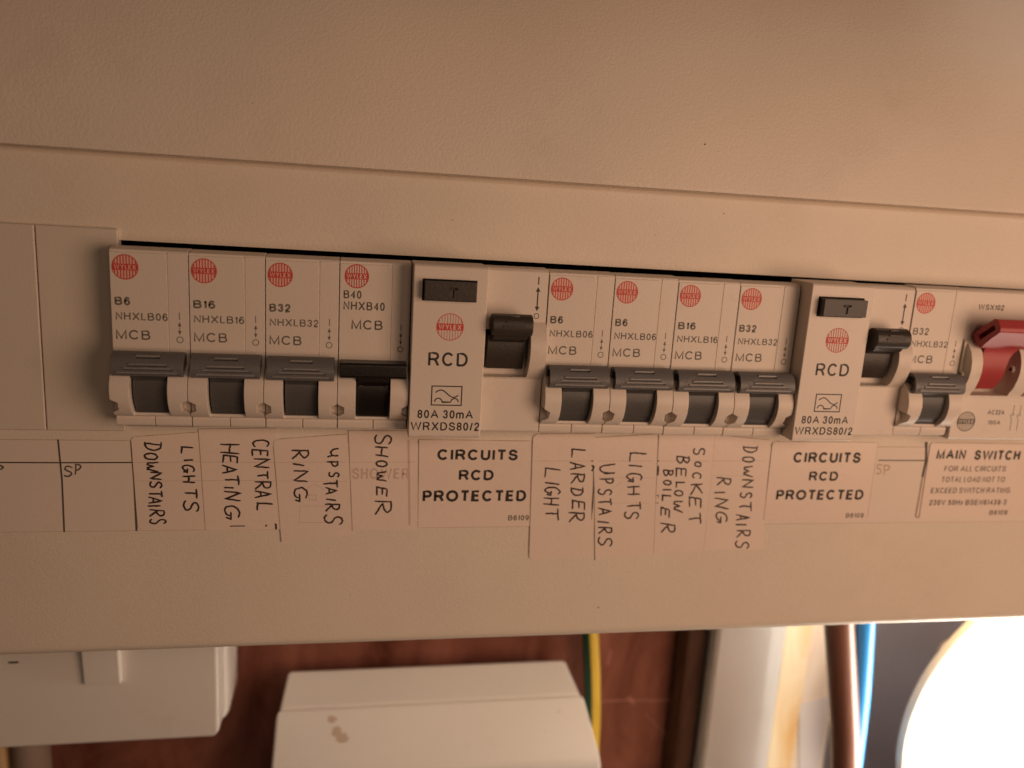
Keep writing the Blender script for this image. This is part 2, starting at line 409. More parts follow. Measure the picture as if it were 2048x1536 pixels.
# small specks and dents on the paint
sp = MB()
def speck(px, py, Y, rx, rz, rot=0.0):
    if Y < 7:                                # on the leaning lid
        for _ in range(6):
            z = at(px, py, Y).z; Y = (6.05 + (z - 23.8) * 0.0735 if z < 34 else 6.8 + (z - 34) * 0.183 if z < 46 else 9.0 + (z - 46) * 0.317) - 0.03
    c = at(px, py, Y); n = 7
    vs = []
    for i in range(n):
        a = 2*math.pi*i/n; k = random.uniform(0.75, 1.2)
        x = rx*k*math.cos(a); z = rz*k*math.sin(a)
        vs.append((c.x + x*math.cos(rot) - z*math.sin(rot), Y, c.z + x*math.sin(rot) + z*math.cos(rot)))
    sp.add(vs, [tuple(range(n))])
for q in [(1410,289,6.1,.45,.2,.8),(1437,303,6.1,.12,.12),(1503,352,6.1,.28,.15,.5),(1507,356,6.1,.15,.1),(1528,313,6.1,.12,.1),(1592,386,6.1,.25,.22),
          (1362,334,6.1,.15,.12),(1420,374,6.1,.12,.1),(1478,379,6.1,.12,.1),(1448,427,7.96,.2,.14),(1197,1215,7.96,.3,.22),(505,206,6.3,.15,.12),(1075,352,6.2,.12,.1),
          (1440,1140,7.96,.15,.1),(700,1190,7.96,.14,.1),(1310,470,7.96,.12,.1),(905,440,7.96,.12,.12),(1560,445,7.96,.13,.1),(1700,1130,7.96,.12,.12)]:
    speck(*q)
o = uput('paint_speck', flat(sp), 'softprint'); o['kind'] = 'stuff'

# ================================================================== breakers
def cheek(k=1.0, dz=0.0, zt=-27.2, zb=-42.2, top=0.0):
    """rounded nose (y,z) of the cheeks beside the toggle"""
    pts = [(0, zt), (-1.5, zt-0.5), (-2.9, zt-1.6), (-4.1, zt-3.2), (-4.75, zt-5.0), (-4.95, zt-6.6), (-4.6, zt-8.8), (-3.85, zt-10.5), (-2.7, zt-12.0), (-1.2, zt-13.2), (0.3, zt-13.8)]
    return [(a*k, c) for a, c in pts]

def hexp(cx, cz, r):
    return [(cx + r*math.cos(math.radians(60*i+30)), cz + r*math.sin(math.radians(60*i+30))) for i in range(6)]

body_prof = [(28, -2.5), (5.5, -2.5), (5.5, 0.35), (0.9, 0.05), (0.25, -0.25), (0, -0.9)] + cheek() + [(1.6, -41.2), (1.6, -43.3), (28, -43.3)]
slot = MB().px([(-12, -26.8), (6, -26.8), (6, -39.9), (-0.5, -39.9), (-0.5, -41.6), (-12, -41.6)], 4.55, 13.15)
BODY = mesh(MB().px(body_prof, 0.06, 17.74), 0.18, [slot, MB().py(hexp(0, -37.6, 1.9), -12, -0.4), MB().py(hexp(17.8, -37.6, 1.9), -12, -0.4)], segs=2)
PLATE = mesh(MB().py([(0.12, -26.9), (12.85, -26.9), (12.85, -1.6), (12.6, -1.1), (12.1, -0.85), (0.12, -0.85)], -0.28, 0.6), 0.12)
STRIP = mesh(MB().box(13.02, 17.7, -0.18, 0.5, -26.9, -0.55), 0.14)
LIP = mesh(MB().px([(0.1, -0.62), (0.15, -0.3), (0.6, 0.0), (3.4, 0.35), (3.4, -0.7)], 0.14, 17.66), 0.08)
FOOTL = mesh(MB().px([(6, -43.7), (1.0, -43.7), (0.5, -43.4), (0.2, -42.9), (0.1, -41.4), (0.5, -40.8), (6, -40.8)], 0.1, 9.05), 0.18)
FOOTR = mesh(MB().px([(6, -43.7), (1.0, -43.7), (0.5, -43.4), (0.2, -42.9), (0.1, -41.4), (0.5, -40.8), (6, -40.8)], 9.2, 17.7), 0.18)
tog = [(0.2, -26.6), (-0.5, -25.0), (-1.4, -24.35), (-2.5, -24.15), (-3.6, -24.5), (-4.6, -25.3), (-5.3, -26.4), (-5.65, -27.6), (-5.6, -28.8), (-5.1, -29.7), (-4.2, -29.95), (-2.2, -28.6)]
NECKH = [(3, -25.5), (-2.0, -25.5), (-4.6, -28.2), (-4.4, -29.9), (-3.3, -30.6), (-2.9, -31.2), (3, -31.2)]
RSPEC = ((6.3, 11.6, -4.15, -24.95), (4.7, 13.2, -5.35, -26.75), (3.6, 14.6, -5.6, -27.65), (2.2, 15.8, -5.55, -28.75))
TOGG = mesh(MB().px(tog, 0.85, 17.0), 0.3, [MB().box(-0.5, 2.1, -4.6, -1.0, -28.9, -25.3)] + [MB().box(xa-0.25, xb+0.15, y-2, y+0.45, z-0.52, z-0.16) for xa, xb, y, z in RSPEC], segs=2, angle=30)
drum = [(5.8, -31.2)] + [(-2.9, -31.2), (-3.1, -32.6), (-3.0, -34.2), (-2.6, -36.0), (-2.0, -37.3), (-1.95, -37.7), (-1.5, -37.75), (-1.1, -38.6), (-0.2, -39.75), (5.8, -39.75)]
DRUM = mesh(MB().px(drum, 5.0, 12.75), 0.08)
NECK = mesh(MB().px(NECKH, 5.0, 12.75), 0.15)
RID = []
for (xa, xb, y, z) in RSPEC:
    RID.append(mesh(MB().box(xa, xb, y-0.36, y+0.5, z-0.2, z+0.2), 0.07))
TBLACK = mesh(MB().px([(0, -25.0), (-5.2, -24.9), (-5.7, -25.4), (-5.8, -28.2), (-5.3, -28.8), (-1.0, -28.6)], 0.5, 17.1), 0.25)
KNOB = mesh(MB().box(5.2, 5.9, -3.35, -2.6, -31.6, -31.0), 0.15)

def scratches(parent, n, seed):
    rnd = random.Random(seed); mb = MB()
    for i in range(n):
        x = rnd.uniform(2, 16); k = rnd.uniform(0, 1)
        z = -25.6 - k*3.0; y = -4.75 - 0.93*math.sin(min(k*1.5, 1)*math.pi/2) - 0.03
        l = rnd.uniform(0.1, 0.5); a = rnd.uniform(-0.4, 0.4)
        ribbon(mb, [(x, y, z), (x + l*math.cos(a)*0.6, y, z + l*math.sin(a)), (x + l, y, z)], 0.04, -i*0.0005)
    o = put('dust_mark', flat(mb), 'scratch', parent); o['kind'] = 'stuff'

def breaker(i, dz, rating, code, label, kind='grey', boldr=0.028, ink='greyprint', logomat='red', lbase='pinkprint'):
    t = thing('circuit_breaker', label, 'circuit breaker', (17.8*i, 0, dz), 'circuit breakers in a row')
    put('body', BODY, 'body', t); put('label_plate', PLATE, 'body', t); put('side_strip', STRIP, 'body', t)
    put('top_lip', LIP, 'body', t)
    put('foot', FOOTL, 'body', t); put('foot', FOOTR, 'body', t)
    if kind == 'grey':
        g = put('toggle', TOGG, 'grey', t)
        for r in RID: put('grip_ridge', r, 'greylit', g)
        put('toggle_neck', NECK, 'greydark', t); put('drum', DRUM, 'greydark', t)
        scratches(g, 7, i)
    else:
        g = put('toggle', TBLACK, 'black', t)
        n = NECK.copy(); d = DRUM.copy(); n.materials.clear(); d.materials.clear()
        put('toggle_neck', n, 'black', t); put('drum', d, 'black', t)
        for xx in (5.2, 11.9):
            k = MB().box(xx, xx+0.9, -3.3, -2.6, -31.5, -31.0); put('drum_mark', mesh(k, 0.1), 'brown', t)
    Y = -0.30
    if kind == 'grey':
        wr = 3.5 if len(rating) == 2 else 5.1
        text(rating, 0.95, 0.95+wr, -13.5, -11.45, Y, ink, t, boldr)
        text(code, 1.05, 12.83, -17.0, -15.15, Y, ink, t, -0.004)
        text('MCB', 0.95, 8.75, -21.75, -19.4, Y, ink, t, -0.004)
        logo(t, 3.55, -4.35, 3.0, Y, logomat, lbase, 8, 0.42, 0.08, base=lbase)
        za = -14.85; zo = -21.5; x = 15.5
        mb = MB()
        ribbon(mb, [(x, -0.21, za), (x, -0.21, za-1.75)], 0.1)
        mb.add([(x-0.42, -0.21, -18.2), (x+0.42, -0.21, -18.2), (x, -0.21, -17.1)], [(0,1,2)])
        mb.add([(x-0.42, -0.21, -19.3), (x+0.42, -0.21, -19.3), (x, -0.21, -20.3)], [(0,1,2)])
        ribbon(mb, [(x, -0.214, -18.1), (x, -0.214, -19.4)], 0.06)
        disc(x, zo, 0.82, -0.21, mb, 24, 0.62)
        put('position_mark', flat(mb), ink, t)
    else:
        text('B40', 1.05, 5.45, -9.45, -7.4, Y, 'softprint', t, -0.004)
        text('NHXB40', 1.05, 11.3, -12.3, -10.15, Y, 'softprint', t, -0.004)
        text('MCB', 3.1, 10.9, -17.2, -14.75, Y, 'softprint', t, -0.004)
        logo(t, 4.2, -3.85, 3.0, Y, 'red', 'body', 9, 0.42, 0.09)
        mb = MB(); x = 15.55
        ribbon(mb, [(x, -0.21, -15.6), (x, -0.21, -17.2)], 0.1)
        mb.add([(x-0.38, -0.21, -18.7), (x+0.38, -0.21, -18.7), (x, -0.21, -17.7)], [(0,1,2)])
        mb.add([(x-0.38, -0.21, -19.9), (x+0.38, -0.21, -19.9), (x, -0.21, -20.9)], [(0,1,2)])
        ribbon(mb, [(x, -0.214, -18.5), (x, -0.214, -20.1)], 0.07)
        disc(x, -22.0, 0.80, -0.21, mb, 24, 0.58)
        put('position_mark', flat(mb), 'softprint', t)
    return t

breaker(0, 0.35, 'B6', 'NHXLB06', 'leftmost circuit breaker, rated B6, beside the blank plates with grey toggle down')
breaker(1, 0.25, 'B16', 'NHXLB16', 'grey-toggle circuit breaker rated B16 above the sticker reading central heating')
breaker(2, 0.1, 'B32', 'NHXLB32', 'grey-toggle circuit breaker rated B32 above the sticker reading upstairs ring')
breaker(3, 0.1, 'B40', 'NHXB40', 'circuit breaker rated B40 with the only black toggle, above the shower sticker', 'black')
breaker(6, -0.3, 'B6', 'NHXLB06', 'circuit breaker rated B6 above the larder light sticker, right beside the centre RCD', lbase='pinkprint')
breaker(7, -0.4, 'B6', 'NHXLB06', 'circuit breaker rated B6 above the upstairs lights sticker, between a B6 and a B16')
breaker(8, -0.65, 'B16', 'NHXLB16', 'circuit breaker rated B16 above the sticker reading socket below boiler')
breaker(9, -0.75, 'B32', 'NHXLB32', 'circuit breaker rated B32 above the downstairs ring sticker, touching the right RCD')
breaker(12, 0.25, 'B32', 'NHXLB32', 'circuit breaker rated B32 between the right RCD and the red main switch', boldr=0.01, lbase='pinkprint')

# ================================================================== residual current devices
rb_prof = [(28, -2.5), (5.5, -2.5), (5.5, 0.35), (0.7, 0.1), (0, -0.6), (0, -13.6), (-1.2, -14.6), (-2.6, -16.4), (-3.5, -18.6), (-3.75, -20.6), (-3.5, -22.8), (-2.7, -25.2), (-1.6, -27.2), (0, -28.9), (0, -43.2), (0.4, -43.6), (28, -43.6)]
RBODY = mesh(MB().px(rb_prof, 18.0, 35.5), 0.2, [MB().box(18.4, 31.1, -12, 3.2, -28.4, -15.6), MB().box(18.9, 30.6, -12, 9.5, -26.6, -15.6)])
RCOVER = mesh(MB().px([(28, -2), (6, -2), (6, 0.6), (-5.2, 0.55), (-5.85, 0.0), (-5.85, -43.1), (-5.4, -43.75), (28, -43.75)], 0.15, 18.75), 0.3, segs=3)
RBTN = mesh(MB().box(2.75, 15.6, -8.4, -5.0, -8.0, -3.35), 0.35, [MB().box(8.5, 10.7, -9, -8.0, -5.25, -4.8), MB().box(9.4, 9.85, -9, -8.0, -7.1, -5.0)], segs=3)
RFRAME = mesh(MB().box(2.35, 16.0, -5.95, -5.0, -8.4, -2.95), 0.05)
rtog = [(-1.0, -14.5), (-3.2, -11.9), (-4.6, -11.1), (-6.0, -10.9), (-7.4, -11.3), (-8.3, -12.3), (-8.7, -13.6), (-8.5, -15.0), (-7.8, -16.1), (-6.6, -16.5), (-5.0, -16.2)]
RTOG = mesh(MB().px(rtog, 20.1, 30.5), 0.35, segs=2, angle=30)
RNECK = mesh(MB().px([(-0.5, -14.2), (-5.0, -14.0), (-7.0, -16.2), (-5.8, -17.5), (-1.2, -18.9), (4, -18.9), (4, -14.2)], 20.9, 29.6), 0.2)
rdr = [(9, -17.2), (-0.6, -17.2), (-1.0, -19.2), (-0.9, -21.5), (-0.3, -24.0), (0.9, -26.4), (9, -26.4)]
RDRUM = mesh(MB().px(rdr, 20.2, 30.2), 0.1)
RRID = [mesh(MB().box(xa, xb, y-0.36, y+0.4, z-0.2, z+0.2), 0.07) for (xa, xb, y, z) in ((24.3, 26.9, -7.3, -11.35), (23.5, 27.6, -8.4, -12.6), (22.8, 28.5, -8.7, -13.6))]
def symbol(t, Y, mat):
    mb = MB()
    x0, x1, z0, z1 = 5.75, 13.4, -35.0, -30.05
    w = 0.15
    for k, (a, c) in enumerate((((x0, z0), (x1, z0)), ((x1, z0), (x1, z1)), ((x1, z1), (x0, z1)), ((x0, z1), (x0, z0)))):
        ext = w if k % 2 == 0 else -w
        d = Vector((c[0]-a[0], 0, c[1]-a[1])).normalized() * ext
        ribbon(mb, [(a[0]-d.x, Y, a[1]-d.z), (c[0]+d.x, Y, c[1]+d.z)], w)
    pts = []
    for i in range(25):
        u = i/24; pts.append((x0+0.95 + u*5.85, Y-0.004, -31.85 + 0.85*math.sin(u*2*math.pi*0.93+0.15) - 0.25*u))
    ribbon(mb, pts, w)
    a = [(x, Y-0.008, z) for x, z in arc(x0+1.75, -34.15, 0.95, 180, 20, 10)]
    c = [(x, Y-0.008, z) for x, z in arc(x1-1.75, -34.15, 0.95, 160, 0, 10)]
    ribbon(mb, a + [(x0+2.75, Y-0.008, -34.2), (x1-2.75, Y-0.008, -34.2)] + c, w)
    put('waveform_symbol', flat(mb), mat, t)

def rcd(x0, dz, label, togmat, ink, logomat, lbase, bw):
    t = thing('residual_current_device', label, 'RCD switch', (x0, 0, dz), 'residual current devices')
    put('body', RBODY, 'body', t); put('raised_cover', RCOVER, 'body', t)
    bt = put('test_button', RBTN.copy(), togmat, t)
    put('button_surround', RFRAME, 'dark', t)
    g = put('toggle', RTOG.copy(), togmat, t)
    for r in RRID: put('grip_ridge', r.copy(), togmat, g)
    put('toggle_neck', RNECK.copy(), togmat, t); put('drum', RDRUM.copy(), togmat, t)
    Y = -5.88
    text('RCD', 4.5, 14.55, -24.85, -21.25, Y, ink, t, -0.004, spacing=1.08)
    text('80A 30mA', 2.3, 16.65, -38.55, -36.3, Y, ink, t, 0.0, spacing=1.02)
    text('WRXDS80/2', 0.65, 18.4, -41.75, -39.5, Y, ink, t, 0.0, spacing=1.04)
    symbol(t, Y, ink)
    logo(t, 9.65, -14.8, 3.45, Y, logomat, 'body', 9, bw, 0.055)
    mb = MB(); Y = -0.04; x = 32.85
    ribbon(mb, [(x, Y, -1.75), (x, Y, -3.75)], 0.15)
    mb.add([(x-0.62, Y, -5.6), (x+0.62, Y, -5.6), (x, Y, -4.4)], [(0,1,2)])
    mb.add([(x-0.62, Y, -9.5), (x+0.62, Y, -9.5), (x, Y, -10.7)], [(0,1,2)])
    ribbon(mb, [(x, Y-0.004, -5.4), (x, Y-0.004, -9.7)], 0.17)
    disc(x, -12.0, 0.75, Y, mb, 28, 0.56)
    put('position_mark', flat(mb), ink, t)
    return t
rcd(71.2, -0.05, 'centre RCD module with raised cover, above the left circuits RCD protected label', 'brown', 'print', 'red', 'body', 0.18)
rcd(178.0, -0.05, 'right RCD module with raised cover, nearest the red main switch', 'brown', 'print', 'red', 'body', 0.35)

# ================================================================== main switch
t = thing('main_switch', 'two-pole main switch with a wide red handle at the right end of the row', 'main switch', (231.4, 0, 0.2))
mp = [(28, -2.5), (5.5, -2.5), (5.5, 0.3), (1.0, 0.1), (0.4, -0.5), (0.4, -14.0), (-1.5, -15.6), (-3.1, -17.6), (-4.0, -20.2), (-4.2, -22.8), (-3.8, -25.2), (-2.8, -28.0), (-1.2, -30.4), (-1.0, -31.6), (-1.0, -43.8), (-0.5, -44.4), (28, -44.4)]
cuts = [MB().box(4.7, 17.4, -14, 4.4, -30.7, -12.5), MB().box(22.0, 33.6, -14, 4.4, -30.7, -12.5), MB().box(-1, 1.0, -14, -0.8, -31.2, 2), MB().box(34.7, 37, -14, -0.8, -31.2, 2)]
put('body', mesh(MB().px(mp, 0.2, 35.5), 0.22, cuts), 'body', t)
0 and put('upper_plate', mesh(MB().box(0.6, 35.1, 0.05, 0.6, -12.3, -1.2), 0.15), 'body', t)
hp = [(0.2, -12.6), (-3.8, -9.6), (-7.4, -7.1), (-8.6, -7.2), (-10.2, -9.3), (-10.3, -10.5), (-7.0, -13.2), (-3.8, -16.2), (-1.5, -15.0)]
hd = put('handle', mesh(MB().px(hp, 2.7, 33.0), 0.3, [MB().px([(-2.3, -12.6), (-7.6, -9.0), (-8.4, -10.0), (-3.2, -13.8)], 1.0, 4.8)], segs=3, angle=30), 'redplastic', t)
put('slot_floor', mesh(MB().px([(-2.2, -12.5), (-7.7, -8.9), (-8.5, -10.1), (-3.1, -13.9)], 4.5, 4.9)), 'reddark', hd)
def flare(xa, xb, xc):
    """red drum that widens upwards into the handle"""
    mb = MB()
    rows = [(-3.8, -15.0, 0.0), (-3.4, -16.6, 0.25), (-3.0, -17.6, 0.5), (-3.2, -19.0, 0.8), (-3.3, -21.5, 1.0), (-2.8, -24.0, 1.0), (-1.6, -26.6, 1.0), (0.4, -29.0, 1.0)]
    vs = []; fs = []
    for (y, z, k) in rows:
        xr = xb + (xc - xb) * (1 - k)
        vs += [(xa, 4.0, z), (xa, y, z), (xr - 0.4, y, z), (xr, y + 0.5, z), (xr, 4.0, z)]
    for r in range(len(rows) - 1):
        for c in range(4):
            fs.append((r*5+c, r*5+c+1, (r+1)*5+c+1, (r+1)*5+c))
    n = len(rows) - 1
    fs.append((0, 1, 2, 3, 4)); fs.append((n*5, n*5+1, n*5+2, n*5+3, n*5+4))
    fs += [(r*5, r*5+4, (r+1)*5+4, (r+1)*5) for r in range(n)]
    mb.add(vs, fs)
    return mesh(mb, angle=40)
put('drum', flare(5.0, 13.6, 17.0), 'redplastic', t)
put('drum', flare(22.4, 31.0, 33.0), 'redplastic', t)
for xx, ss in ((0.95, -1), (17.45, 1)):
    pg = MB()
    if ss < 0: cyl = [(0.0 + 1.0*math.cos(a*math.pi/8), -24.6 + 1.25*math.sin(a*math.pi/8)) for a in range(16)]; pg.px([(y-1.1, z) for y, z in cyl], 0.2, 1.25)
    else: cyl = [(1.1*math.cos(a*math.pi/8), -22.6 + 1.25*math.sin(a*math.pi/8)) for a in range(16)]; pg.px([(y-1.2, z) for y, z in cyl], 16.6, 17.6)
    pgo = put('rivet', mesh(pg, 0.25), 'body', t)
    hole = MB().px([(y*0.42-1.1, (z+24.6)*0.45-24.6) for y, z in [(1.0*math.cos(a*math.pi/6), -24.6 + 1.25*math.sin(a*math.pi/6)) for a in range(12)]], 0.15, 0.6) if ss < 0 else MB().px([(y*0.4-1.2, (z+22.6)*0.4-22.6) for y, z in [(1.1*math.cos(a*math.pi/6), -22.6 + 1.25*math.sin(a*math.pi/6)) for a in range(12)]], 16.55, 16.9)
    put('rivet_hole', mesh(hole), 'dark', pgo)
text('WSX102', 3.5, 12.0, -5.5, -3.9, 0.37, 'softprint', t, 0.0)
text('AC22A', 11.85, 17.6, -36.5, -35.05, -1.04, 'greyprint', t, 0.008)
text('100A', 12.6, 16.9, -39.6, -38.25, -1.04, 'greyprint', t, 0.008)
logo(t, 5.1, -38.75, 3.05, -1.04, 'softprint', 'body', 9, 0.3, 0.07)
for xx in (20.6, 22.9):
    mb = MB()
    ribbon(mb, [(xx, -1.04, -33.4), (xx, -1.04, -36.0)], 0.08); ribbon(mb, [(xx, -1.044, -41.4), (xx-0.1, -1.044, -38.2), (xx-0.9, -1.044, -36.4)], 0.08)
    disc(xx, -36.4, 0.42, -1.048, mb, 16, 0.28)
    put('contact_symbol', flat(mb), 'greyprint', t)

# ================================================================== printed strip and stickers under the row
def quadplate(pts, Y, th, r=(0, 0, 0, 0)):
    """thin plate from 4 pixel corners (tl, tr, br, bl) with rounded corners"""
    P = [at(x, y, Y) for x, y in pts]
    out = []
    for i in range(4):
        p = P[i]; a = P[i-1]; c = P[(i+1) % 4]
        if r[i] <= 0: out.append((p.x, p.z)); continue
        da = (a-p).normalized()*r[i]; dc = (c-p).normalized()*r[i]
        for k in range(7):
            u = k/6; q = (p+da)*(1-u)**2 + p*2*u*(1-u) + (p+dc)*u*u
            out.append((q.x, q.z))
    return MB().py(out, Y-th, Y)

strip = thing('label_strip', 'long white printed strip of empty boxes running under the whole row, with SP handwritten', 'label strip', (0, 8, -60))
soff = (0, -8, 60)
P0 = at(0, 879, CY); P1 = at(2048, 883, CY)
zt, zb = -49.35, -74.0
put('paper_strip', mesh(MB().box(-80, 290, CY-0.12, CY, zb, zt)), 'paper', strip, soff)
SY = CY - 0.12
def inkline(pix, hw, Y, mat, parent, name, o=soff, dy=0.0):
    mb = MB(); ribbon(mb, [at(x, y, Y-0.02) for x, y in pix], hw, dy); return put(name, flat(mb), mat, parent, o)
inkline([(-60, 925), (2, 925), (120, 925.5), (266, 925)], 0.16, SY, 'print', strip, 'box_line')
inkline([(1757, 920.5), (1800, 921), (1852, 921)], 0.18, SY, 'softprint', strip, 'box_line')
inkline([(116, 879), (124, 960), (128.5, 1064)], 0.22, SY, 'softprint', strip, 'box_line', dy=-0.01)
inkline([(262, 882), (268, 960), (273, 1062)], 0.24, SY, 'softprint', strip, 'box_line', dy=-0.01)
inkline([(1853, 884), (1852, 921), (1845, 954)], 0.42, SY, 'softprint', strip, 'box_line', dy=-0.01)
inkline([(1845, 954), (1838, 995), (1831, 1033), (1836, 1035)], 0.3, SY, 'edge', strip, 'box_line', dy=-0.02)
for x in (1537,): inkline([(1539, 884), (1534, 925), (1527, 985)], 0.16, SY, 'softprint', strip, 'box_line', dy=-0.01)
# pale dirt line along the strip's edges
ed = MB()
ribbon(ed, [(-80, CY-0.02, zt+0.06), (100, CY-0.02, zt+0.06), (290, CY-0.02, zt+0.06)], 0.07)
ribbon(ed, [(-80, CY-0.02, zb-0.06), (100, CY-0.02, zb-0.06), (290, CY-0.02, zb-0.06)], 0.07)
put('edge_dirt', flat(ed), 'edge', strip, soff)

# ---- handwriting: strokes in a unit box (u along the word, v up)
G = {
 'A': [[(0.0,0.0),(0.5,1.0),(1.0,0.03)], [(0.18,0.36),(0.86,0.38)]],
 'B': [[(0.12,0.0),(0.2,1.0)], bez((0.0,0.95),(1.1,1.1),(1.0,0.55),(0.2,0.52)) + bez((0.25,0.52),(1.2,0.5),(1.1,-0.05),(0.05,0.02))[1:]],
 'C': [bez((0.95,0.82),(0.6,1.15),(0.0,0.95),(0.02,0.5)) + bez((0.02,0.5),(0.05,-0.05),(0.6,-0.1),(1.0,0.15))[1:]],
 'D': [[(0.15,0.0),(0.3,0.95)], bez((0.0,0.92),(1.25,1.1),(1.15,-0.1),(0.0,0.03), 14)],
 'E': [[(0.15,1.0),(0.08,0.5),(0.0,0.02),(0.95,0.0)], [(0.1,0.52),(0.8,0.54)], [(0.15,1.0),(1.0,0.96)]],
 'G': [bez((0.85,0.88),(0.5,1.15),(0.0,0.9),(0.02,0.45)) + bez((0.02,0.45),(0.05,-0.1),(0.7,-0.1),(0.78,0.42))[1:], [(0.45,0.44),(1.0,0.42),(0.9,0.1)]],
 'H': [[(0.0,1.0),(0.08,0.0)], [(0.95,1.0),(0.9,0.0)], [(0.05,0.52),(0.92,0.48)]],
 'I': [[(0.5,1.0),(0.45,0.5),(0.5,0.0)]],
 'K': [[(0.1,1.0),(0.05,0.0)], [(0.95,1.0),(0.12,0.48),(1.0,0.0)]],
 'L': [[(0.12,1.0),(0.05,0.5),(0.0,0.03),(1.0,0.0)]],
 'N': [[(0.0,0.0),(0.08,1.0),(0.88,0.05),(1.0,1.0)]],
 'O': [ell(0.5,0.5,0.5,0.5,100,470,20)],
 'P': [[(0.12,0.0),(0.15,1.0)], bez((0.0,0.94),(1.15,1.12),(1.1,0.45),(0.15,0.45), 12)],
 'R': [[(0.05,0.0),(0.12,1.0)], bez((0.0,0.94),(1.1,1.12),(1.0,0.5),(0.2,0.48), 10) + [(0.6,0.25),(1.0,0.02)]],
 'S': [bez((0.98,0.85),(0.6,1.15),(0.05,1.0),(0.15,0.7)) + bez((0.15,0.7),(0.3,0.45),(0.95,0.55),(0.85,0.2))[1:] + bez((0.85,0.2),(0.7,-0.1),(0.2,-0.05),(0.0,0.12))[1:]],
 'T': [[(0.0,0.95),(1.0,1.0)], [(0.5,0.97),(0.48,0.5),(0.55,0.0)]],
 'U': [[(0.0,1.0)] + bez((0.05,0.6),(0.1,-0.15),(0.8,-0.1),(0.9,0.5)) + [(0.95,1.0),(0.98,0.3)]],
 'u': [[(0.0,1.0)] + bez((0.0,0.85),(0.1,0.3),(0.6,0.2),(0.8,0.5)), [(0.85,1.0),(0.82,0.5),(1.0,0.0)]],
 'W': [[(0.0,1.0),(0.15,0.1),(0.3,0.05),(0.48,0.6),(0.62,0.1),(0.78,0.05),(1.0,1.0)]],
}
def handword(parent, Y, letters, origin, scale, mat='pen', hw=0.245, rot=True, seed=1, o=soff):
    """letters: (char, xlo, xhi, ylo, yhi) boxes measured on the photograph"""
    rnd = random.Random(seed); mb = MB(); k = 0
    for (ch, xl, xh, yl, yh) in letters:
        sh = rnd.uniform(-0.10, 0.16) if ch != 'I' else rnd.uniform(-0.3, 0.9)
        for st in G[ch]:
            # subdivide long straight strokes so that the pen line wavers a little
            pts = []
            for i in range(len(st)-1):
                a, c = st[i], st[i+1]; n = 1 if math.dist(a, c) < 0.3 else 4
                for q in range(n): pts.append((a[0]+(c[0]-a[0])*q/n, a[1]+(c[1]-a[1])*q/n))
            pts.append(st[-1])
            W = []; H = []
            for i, (u, v) in enumerate(pts):
                u += rnd.uniform(-.03, .03) + sh*(v-0.5); v += rnd.uniform(-.022, .022)
                if rot: px = xl + v*(xh-xl); py = yl + u*(yh-yl)
                else: px = xl + u*(xh-xl); py = yh - v*(yh-yl)
                W.append(at(origin[0] + px/scale, origin[1] + py/scale, Y-0.02))
                H.append(hw * rnd.uniform(0.85, 1.15) * (0.7 if i in (0, len(pts)-1) else 1.0))
            ribbon(mb, W, H, -0.003*k); k += 1
            k %= 12
    return put('handwriting', flat(mb), mat, parent, o)

handword(strip, SY, [('S',622,708,452,548), ('P',728,795,432,535)], (0, 840), 4.876, rot=False, hw=0.2, seed=3, mat='softprint')
handword(strip, SY, [('P',-40,42,442,515)], (0, 840), 4.876, rot=False, hw=0.2, seed=4, mat='softprint')
handword(strip, SY, [('S',945,985,258,325), ('P',995,1052,262,335)], (1500, 860), 3.737, rot=False, hw=0.17, seed=5, mat='edge')

def sticker(label, pts, lift, words, r=(1.2, 0, 0, 0), extra=None, mat='sticker', cat='sticker', group='handwritten stickers', name='handwritten_sticker', edges=(0, 3)):
    Y = SY - 0.02 - lift
    c = at(*pts[0], Y)
    t = thing(name, label, cat, (c.x, Y, c.z), group)
    o_ = (-c.x, -Y, -c.z)
    put('film', mesh(quadplate(pts, Y, 0.10, r)), mat, t, o_)
    for i, (wd, org, s_) in enumerate(words):
        handword(t, Y-0.1, wd, org, s_, seed=hash(label) % 97 + i if False else len(label) + i, o=o_)
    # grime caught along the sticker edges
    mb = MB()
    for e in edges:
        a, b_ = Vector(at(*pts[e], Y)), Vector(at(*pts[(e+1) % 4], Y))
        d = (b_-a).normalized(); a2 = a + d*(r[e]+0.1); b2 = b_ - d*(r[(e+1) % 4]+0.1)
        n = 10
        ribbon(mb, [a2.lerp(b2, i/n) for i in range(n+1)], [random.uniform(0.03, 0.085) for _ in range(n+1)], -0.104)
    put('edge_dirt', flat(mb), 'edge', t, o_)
    if extra:
        for (nm, pl, hw, mt_) in extra:
            mb = MB(); ribbon(mb, [at(x, y, Y-0.12) for x, y in pl], hw, 0.01); put(nm, flat(mb), mt_, t, o_)
    return t

O1 = (0, 840); s1 = 4.876; O2 = (400, 840); s2 = 4.452; O3 = (800, 850); s3 = 4.655; O4 = (1160, 850); s4 = 5.12
sticker('sticker handwritten DOWNSTAIRS LIGHTS under the leftmost breaker', [(262, 874), (396, 864), (410, 1058), (276, 1058)], 0.0,
  [([('D',1410,1585,215,305),('O',1410,1535,325,385),('W',1430,1545,410,500),('N',1465,1575,510,580),('S',1465,1575,600,665),('T',1450,1580,690,750),('A',1445,1580,755,815),('I',1440,1570,828,848),('R',1455,1605,875,945),('S',1465,1615,965,1015)], O1, s1),
   ([('L',1770,1882,262,328),('I',1790,1885,382,402),('G',1775,1895,440,512),('H',1778,1905,545,612),('T',1800,1920,668,758),('S',1795,1935,790,895)], O1, s1)],
  extra=[('ghost_line', [(268, 925), (330, 925), (400, 923)], 0.07, 'ghost'), ('ghost_line', [(275, 962), (340, 962), (402, 961)], 0.06, 'ghost')])
